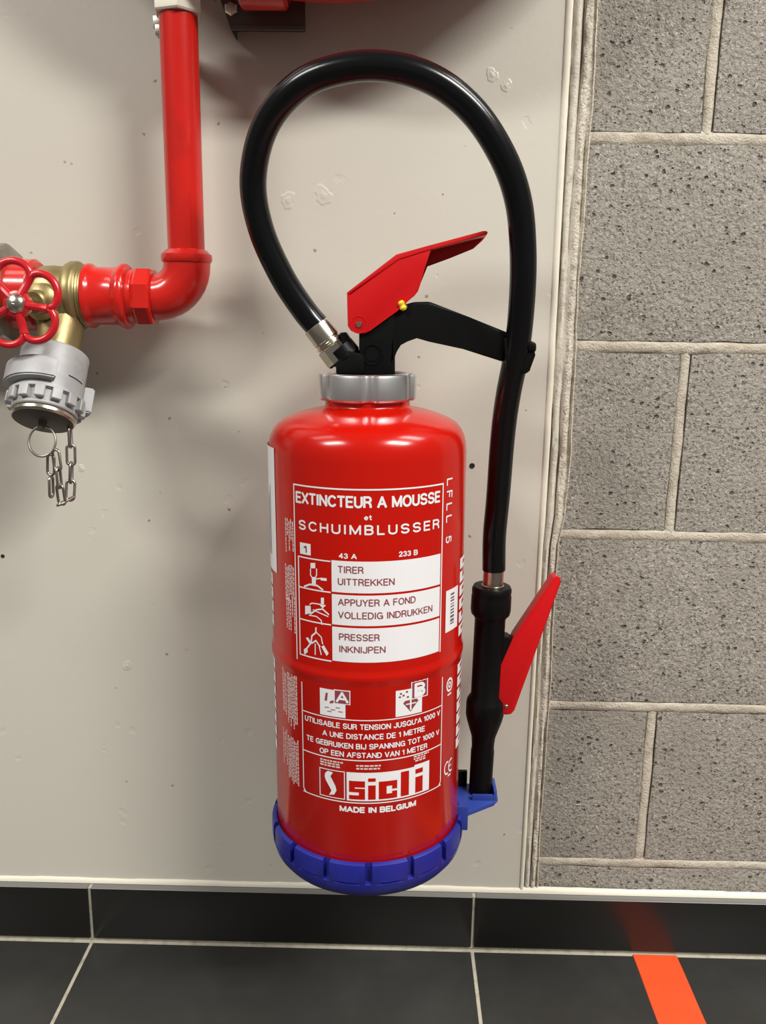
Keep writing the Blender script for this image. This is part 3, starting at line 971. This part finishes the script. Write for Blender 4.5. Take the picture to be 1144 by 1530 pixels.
# large upright lettering that wraps out of sight on both sides: blocky white strokes
def upright(tin, tout, z0, z1, n):
    p = Print(O1)
    dz = (z1 - z0) / n
    for k in range(n):
        a, b = z0 + dz * k + dz * .12, z0 + dz * (k + 1) - dz * .10
        w = dz * .24
        p.quad(tin, tout, a, a + w)
        if k % 3 != 1: p.quad(tin, tout, b - w, b)
        p.quad(tin, tin + (tout - tin) * .22, a, b)
        if k % 2: p.quad(tout - (tout - tin) * .22, tout, a, b)
    p.build('side_lettering', MT['print'], body)


upright(-71, -96, .455 - Z, .508 - Z, 4); upright(-71, -96, .330 - Z, .425 - Z, 7)
upright(69.5, 96, .447 - Z, .524 - Z, 6); upright(69.5, 96, .334 - Z, .422 - Z, 7)

# ------------------------------------------------------------------ red fire main and valve
PY = -.060; PZ = .7505; PX = -.188
main = empty('fire_main_pipe', (PX, PY, .72), 'red painted water pipe with elbow fixed to the cream wall', 'pipe')
MO = Matrix.Translation((-PX, -PY, -.72))


def PW(x, y, z): return Vector((x - PX, y - PY, z - .72))


ZR = Matrix.Identity(4)


def vert(z): m = Matrix.Translation(PW(PX, PY, z)); return m


lathe_obj('vertical_pipe', [(0, .785), (.0170, .785), (.0170, 1.0135), (0, 1.0135)], MT['red_pipe'], main, 40, Matrix.Translation((0, 0, -.72)))
# elbow: vertical socket bending to the left
ex = PX; ER = .030
el_pts = [PW(ex, PY, .787)]
el_pts += [PW(ex, PY, PZ + ER)]
for k in range(1, 10):
    a = math.pi / 2 * k / 10
    el_pts.append(PW(ex - ER + ER * math.cos(a), PY, PZ + ER - ER * math.sin(a)))
el_pts += [PW(ex - ER, PY, PZ), PW(ex - ER - .008, PY, PZ)]
elb = tube_obj('elbow', el_pts, lambda t: .0218 if t < .92 else .0200, MT['red_pipe'], main, 32)
lathe_obj('elbow_socket', [(.0175, .7940), (.0190, .7935), (.0218, .7905), (.0232, .7895), (.0236, .7875), (.0236, .7845), (.0228, .7825), (.0218, .7820), (.0215, .775)],
          MT['red_pipe'], elb, 40, Matrix.Translation((0, 0, -.72)))
# horizontal run (axis -x): hex adaptor, union ring, reducer
HM = Matrix.Translation(PW(0, PY, PZ)) @ frame_to((-1, 0, 0))


def hz(prof): return [(r, -x) for r, x in prof]


lathe_obj('hex_adaptor', hz([(.0190, -.2185), (.0262, -.2195), (.0275, -.2215), (.0275, -.2330), (.0262, -.2360), (.0225, -.2365), (.0225, -.2400)]), MT['red_pipe'], main, 8,
          HM @ Matrix.Rotation(math.radians(22.5), 4, 'Z'), angle=20)
lathe_obj('thread_band', hz([(.0225, -.2350), (.0252, -.2365), (.0246, -.2380), (.0252, -.2395), (.0246, -.2412), (.0252, -.2425), (.0246, -.2440), (.0246, -.2460)]), MT['red_pipe'], main, 36, HM, angle=80)
lathe_obj('reducer', hz([(.0246, -.2425), (.0285, -.2432), (.0300, -.2450), (.0302, -.2480), (.0292, -.2505), (.0272, -.2525), (.0266, -.2550), (.0266, -.2730), (.0285, -.2765), (.0298, -.2780), (.0300, -.2812), (.0250, -.2815)]), MT['red_pipe'], main, 40, HM, angle=40)
# white union nut and clip near the top
lathe_obj('union_nut', [(.0175, .9925), (.0215, .9925), (.0225, .9940), (.0225, 1.009), (.0215, 1.0125), (.0175, 1.0125)], MT['union'], main, 6, Matrix.Translation((0, 0, -.72)) @ Matrix.Rotation(math.radians(12), 4, 'Z'), angle=20)
bm = bmesh.new()
t = bmesh.new(); c0 = at(229, 24, -.045); c1 = at(244, 55, -.045)
box(bm, c0.x - PX, c1.x - PX + .004, -.048 - PY, -.030 - PY, c1.z - .72 + .006, c0.z - .72, .0015)
box(bm, c0.x - PX + .002, c1.x - PX + .006, -.050 - PY, -.001 - PY, c1.z - .72, c1.z - .72 + .009, .0015)
t.free()
from_bm('pipe_clip', bm, MT['steel'], main)

# valve
VX = -.3045
val = empty('hydrant_valve', (VX, PY, .735), 'brass hydrant valve with red petal handwheel and grey hose coupling', 'valve')


def VW(x, y, z): return Vector((x - VX, y - PY, z - .735))


HV = Matrix.Translation(VW(0, PY, PZ)) @ frame_to((-1, 0, 0))
lathe_obj('valve_end', hz([(.0, -.2818), (.0285, -.2818), (.0292, -.2830), (.0284, -.2842), (.0292, -.2856), (.0284, -.2868), (.0290, -.2880), (.0310, -.2890), (.0318, -.2905), (.0318, -.2960), (.0305, -.2990), (.0280, -.3020), (.0262, -.306), (.0250, -.312), (0, -.318)]), MT['brass'], val, 40, HV, angle=50)
ctr = VW(-.312, -.064, .748)
lathe_obj('valve_body', [(0, -.030), (.012, -.0285), (.021, -.0225), (.0265, -.013), (.0280, 0), (.0265, .013), (.021, .0225), (.012, .0285), (0, .030)], MT['brass'], val, 36, Matrix.Translation(ctr))
CAX = Vector((-.03, -.515, -.857)).normalized()
m0 = frame_to(CAX); m0.translation = VW(VX, PY, .745) + CAX * .0105
lathe_obj('outlet_neck', [(.020, -.002), (.0205, .020), (.0195, .044), (.0235, .048), (.0235, .056)], MT['brass'], val, 32, m0)
# bonnet and stem towards the room
HX, HZ = -.3161, .7408
b0 = VW(-.3130, -.078, .7455); b1 = VW(HX, -.139, HZ)
mm, L_ = along(b0, b1)
lathe_obj('bonnet', [(.0200, 0), (.0215, .004), (.0205, .010), (.0165, .012), (.0165, .020), (.0145, .022), (.0110, .024), (.0110, .032), (.0095, .034), (0, .034)], MT['brass'], val, 28, mm)
lathe_obj('stem', [(.0050, .030), (.0050, L_), (0, L_)], MT['brass'], val, 14, mm)
# side plug seen through the wheel
c = VW(at(68, 440, -.085).x, -.085, at(68, 440, -.085).z)
m2 = Matrix.Translation(c) @ Matrix.Rotation(math.pi / 2, 4, 'X')
lathe_obj('side_plug', [(.0190, -.020), (.0190, -.004), (.0165, -.0015), (.0130, -.001), (.0130, .004), (.0115, .0055), (.0085, .0055), (.0080, .0068), (0, .0070)], MT['brass'], val, 32, m2, angle=30)
# handwheel
wc = VW(HX, -.137, HZ)
WM = Matrix.Translation(wc) @ frame_to(Vector((.02, -1, .10)))
hw = bmesh.new()
pts = []
A0 = math.radians(28)
for k in range(90):
    a = 2 * math.pi * k / 90
    lobe = abs(math.cos(2.5 * (a - A0)))
    r = .0250 + .0118 * lobe ** .55
    pts.append(WM @ Vector((r * math.cos(a), r * math.sin(a), .002)))
tube(hw, pts, .0034, 12, True)
for k in range(5):
    a = A0 + math.pi / 5 + 2 * math.pi * k / 5
    tube(hw, [WM @ Vector((q * math.cos(a), q * math.sin(a), z)) for q, z in ((.005, .004), (.010, .0040), (.017, .0025), (.0215, .002), (.0255, .002))], lambda t: .0040 - .0006 * math.sin(math.pi * t), 10)
lathe(hw, [(0, -.004), (.0105, -.004), (.0120, .000), (.0115, .0055), (.0095, .0065), (0, .0065)], 28, WM)
wheel = from_bm('handwheel', hw, MT['orange_wheel'], val)
lathe_obj('hub_screw', [(.0085, .0060), (.0084, .0075), (.0070, .0098), (.0045, .0112), (.0012, .0117), (0, .0108)], MT['nickel'], wheel, 24, WM)
# coupling
cm = m0.copy()
CR = .0300


def cpr(t, r, z): return r


cpl = lathe_obj('hose_coupling', [(.022, .046), (.0285, .0462), (.0300, .0475), (.0302, .050), (CR, .0515), (CR, .0900), (.0318, .0905), (.0318, .0935), (.0270, .0940)], MT['alu'], val, 56, cm, angle=30)


def arc_block(bm, M_, r0, r1, z0, z1, a0, a1, n=10, bev=.0008):
    """block between radii and heights over an angle range"""
    vs = []
    for i in range(n + 1):
        a = math.radians(a0 + (a1 - a0) * i / n)
        vs.append([bm.verts.new(M_ @ Vector((r * math.sin(a), -r * math.cos(a), z))) for r, z in ((r0, z0), (r1, z0), (r1, z1), (r0, z1))])
    for a, b in zip(vs, vs[1:]):
        for k in range(4): bm.faces.new((a[k], a[(k + 1) % 4], b[(k + 1) % 4], b[k]))
    bm.faces.new(vs[0]); bm.faces.new(vs[-1])


# angles measured round the coupling; find which local angle faces the camera
camdir = (cm.to_3x3().inverted() @ (CAM - Vector((VX, PY, .70))))
FACE = math.degrees(math.atan2(camdir.x, -camdir.y))
sgn = 1 if (cm.to_3x3() @ Vector((math.sin(math.radians(FACE + 90)), -math.cos(math.radians(FACE + 90)), 0))).x > 0 else -1


def ca(d): return FACE + sgn * d      # d: degrees to the right of the viewer-facing side


for (d0, d1, z0, z1) in ((-100, 6, .0665, .0860), (88, 165, .072, .097)):
    bm = bmesh.new(); arc_block(bm, cm, .0290, .0392, z0, z1, ca(d0), ca(d1), 14)
    bmesh.ops.recalc_face_normals(bm, faces=bm.faces)
    bmesh.ops.bevel(bm, geom=[e for e in bm.edges if e.calc_face_angle(0) > .8], offset=.0014, segments=2, affect='EDGES')
    from_bm('coupling_lug', bm, MT['alu'], cpl)
# toothed locking ring: 14 teeth
for k in range(14):
    d = k * 360 / 14 + 6
    bm = bmesh.new()
    arc_block(bm, cm, .0262, .0345, .0925, .1035, ca(d), ca(d + 15), 3)
    bmesh.ops.recalc_face_normals(bm, faces=bm.faces)
    bmesh.ops.bevel(bm, geom=[e for e in bm.edges if e.calc_face_angle(0) > .8], offset=.0007, segments=1, affect='EDGES')
    from_bm('ring_tooth', bm, MT['alu'], cpl)
lathe_obj('toothed_ring', [(.0265, .0905), (.0330, .0905), (.0332, .0930), (.0290, .0940), (.0288, .1000), (.0288, .1065), (.0280, .1075), (.0265, .1075)], MT['alu'], cpl, 56, cm, angle=30)
bm = bmesh.new()
for (d0, d1, za) in ((28, 62, .0755),):
    arc_block(bm, cm, .0296, .0303, za, za + .0010, ca(d0), ca(d1), 8)
from_bm('coupling_slot', bm, MT['hole'], cpl)
# cap
cap = lathe_obj('coupling_cap', [(.0240, .100), (.0275, .1085), (.0282, .1095), (.0282, .1120), (.0272, .1135), (.0262, .1140)], MT['nickel'], val, 56, cm, angle=30)
lathe_obj('cap_face', [(0, .1145), (.0255, .1145), (.0266, .1138), (.0266, .112)], MT['rubber_grey'], cap, 48, cm)
lathe_obj('cap_eyelet', [(0, .114), (.0040, .114), (.0034, .1185), (.0022, .1215), (0, .122)], MT['rubber_grey'], cap, 16, cm)

# ring and chain
eye = cm @ Vector((0, 0, .1195))            # valve coordinates
eyw = eye + Vector((VX, PY, .735))
rc = eye + Vector((.001, -.004, -.0125))
ring = tube_obj('split_ring', [rc + Vector((.0122 * math.cos(a), .004 * math.sin(a), .0132 * math.sin(a))) for a in [2 * math.pi * k / 40 for k in range(40)]], .0011, MT['steel'], cap, 8, True)
chain = D.objects.new('cap_chain', None)


def link_mesh(l, w, r):
    pts = []
    for k in range(24):
        a = 2 * math.pi * k / 24
        pts.append(Vector((w * math.cos(a), 0, w * math.sin(a) + (l / 2 - w if math.sin(a) >= 0 else -(l / 2 - w)))))
    bm = tube(bmesh.new(), pts, r, 7, True)
    bmesh.ops.recalc_face_normals(bm, faces=bm.faces)
    me = D.meshes.new('chain_link'); bm.to_mesh(me); bm.free()
    me.polygons.foreach_set('use_smooth', [True] * len(me.polygons)); me.materials.append(MT['steel'])
    return me


LKM = link_mesh(.0190, .0036, .0013)
ygap = eyw.y - .004


def VP(px, py, dy=0.0):
    v = at(px, py, ygap + dy); return VW(v.x, v.y, v.z)


# the chain is a part of its own whose first link carries the others
paths = [[VP(76, 678), VP(76, 712), VP(77, 744)],
         [VP(83, 674, -.002), VP(87, 704, -.003), VP(90, 734, -.002), VP(95, 758, .002), VP(104, 748, .008), VP(106, 712, .012), VP(106, 676, .014), VP(104, 640, .016)]]
first = None
for pth in paths:
    cur = catmull(pth, 40)
    d = 0; acc = [0]
    for a, b in zip(cur, cur[1:]): d += (b - a).length; acc.append(d)
    step = .0155; n = max(2, int(d / step)); i = 0
    for k in range(n):
        s0, s1 = d * k / n, d * (k + 1) / n
        pa = cur[min(range(len(acc)), key=lambda q: abs(acc[q] - s0))]; pb = cur[min(range(len(acc)), key=lambda q: abs(acc[q] - s1))]
        mid = (pa + pb) / 2; tdir = (pb - pa).normalized()
        m_ = frame_to(tdir, Vector((0, -1, 0))) @ Matrix.Rotation(math.radians(15 + 80 * (k % 2)), 4, 'Z')
        m_.translation = mid
        if first is None:
            first = link('cap_chain', LKM.copy(), MT['steel'], val, False); first.matrix_basis = m_; fin = m_.inverted()
        else:
            o = link('chain_link', LKM, MT['steel'], first, False); o.matrix_basis = fin @ m_
D.objects.remove(chain)

# steel union and pipe continuing left behind the wheel
lathe_obj('steel_union', hz([(0, -.352), (.0380, -.352), (.0455, -.3545), (.0470, -.358), (.0470, -.392), (.0440, -.397), (0, -.397)]), MT['steel'], val, 10, HV, angle=20)
lathe_obj('red_flange', hz([(0, -.328), (.0300, -.328), (.0330, -.331), (.0330, -.352), (0, -.352)]), MT['red_pipe'], val, 36, HV)
lathe_obj('inlet_pipe', hz([(0, -.395), (.0300, -.395), (.0300, -.75), (0, -.75)]), MT['red_pipe'], val, 36, HV)

# ------------------------------------------------------------------ hose reel above the frame
RX, RZ, RR = -.055, 1.3345, .330
reel = empty('hose_reel', (RX, -.12, RZ - RR), 'dark red hose reel on a steel bracket at the top of the wall', 'hose reel')


def RW(x, y, z): return Vector((x - RX, y + .12, z - (RZ - RR)))


def reel_m(y): return Matrix.Translation(RW(RX, y, RZ)) @ Matrix.Rotation(math.pi / 2, 4, 'X')


lathe_obj('drum_shell', [(0, 0), (RR - .004, 0), (RR, .003), (RR, .042), (RR - .004, .045), (.05, .045), (.045, .059), (0, .060)], MT['red_pipe'], reel, 140, reel_m(-.055))
lathe_obj('hub', [(0, 0), (.06, 0), (.06, .022), (0, .022)], MT['red_pipe'], reel, 48, reel_m(-.035))
b0 = at(345, 41, -.034); b1 = at(456, 41, -.034)
bm = bmesh.new()
bx0, bx1, bz = b0.x - RX, b1.x - RX, b0.z - (RZ - RR)
box(bm, bx0, bx1, -.034 + .12, -.031 + .12, bz - .0025, bz + .30, .0006)
box(bm, bx0, bx1, -.037 + .12, -.031 + .12, bz - .0025, bz + .0015, .0006)
prism_side = [(bx0, bz - .0025), (bx0 - .012, bz + .030), (bx0 - .012, bz + .30), (bx0, bz + .30)]
add_prism(bm, prism_side, -.033 + .12, -.001 + .12, .0005)
bk = from_bm('wall_bracket', bm, MT['dark_steel'], reel, False)
c = at(346, 14, -.034)
m2 = Matrix.Translation(RW(c.x, -.034, c.z)) @ Matrix.Rotation(math.pi / 2, 4, 'X')
lathe_obj('bracket_bolt', [(.0065, -.001), (.0065, .003), (.0050, .0048), (0, .0052)], MT['nickel'], bk, 6, m2)
c = at(395, 14, -.064)
m2 = Matrix.Translation(RW(at(357, 0, -.064).x, -.064, c.z + .026)) @ frame_to((1, 0, 0))
lathe_obj('inlet_elbow', [(0, 0), (.022, 0), (.026, .003), (.026, .040), (.022, .043), (0, .043)], MT['red_pipe'], reel, 32, m2)
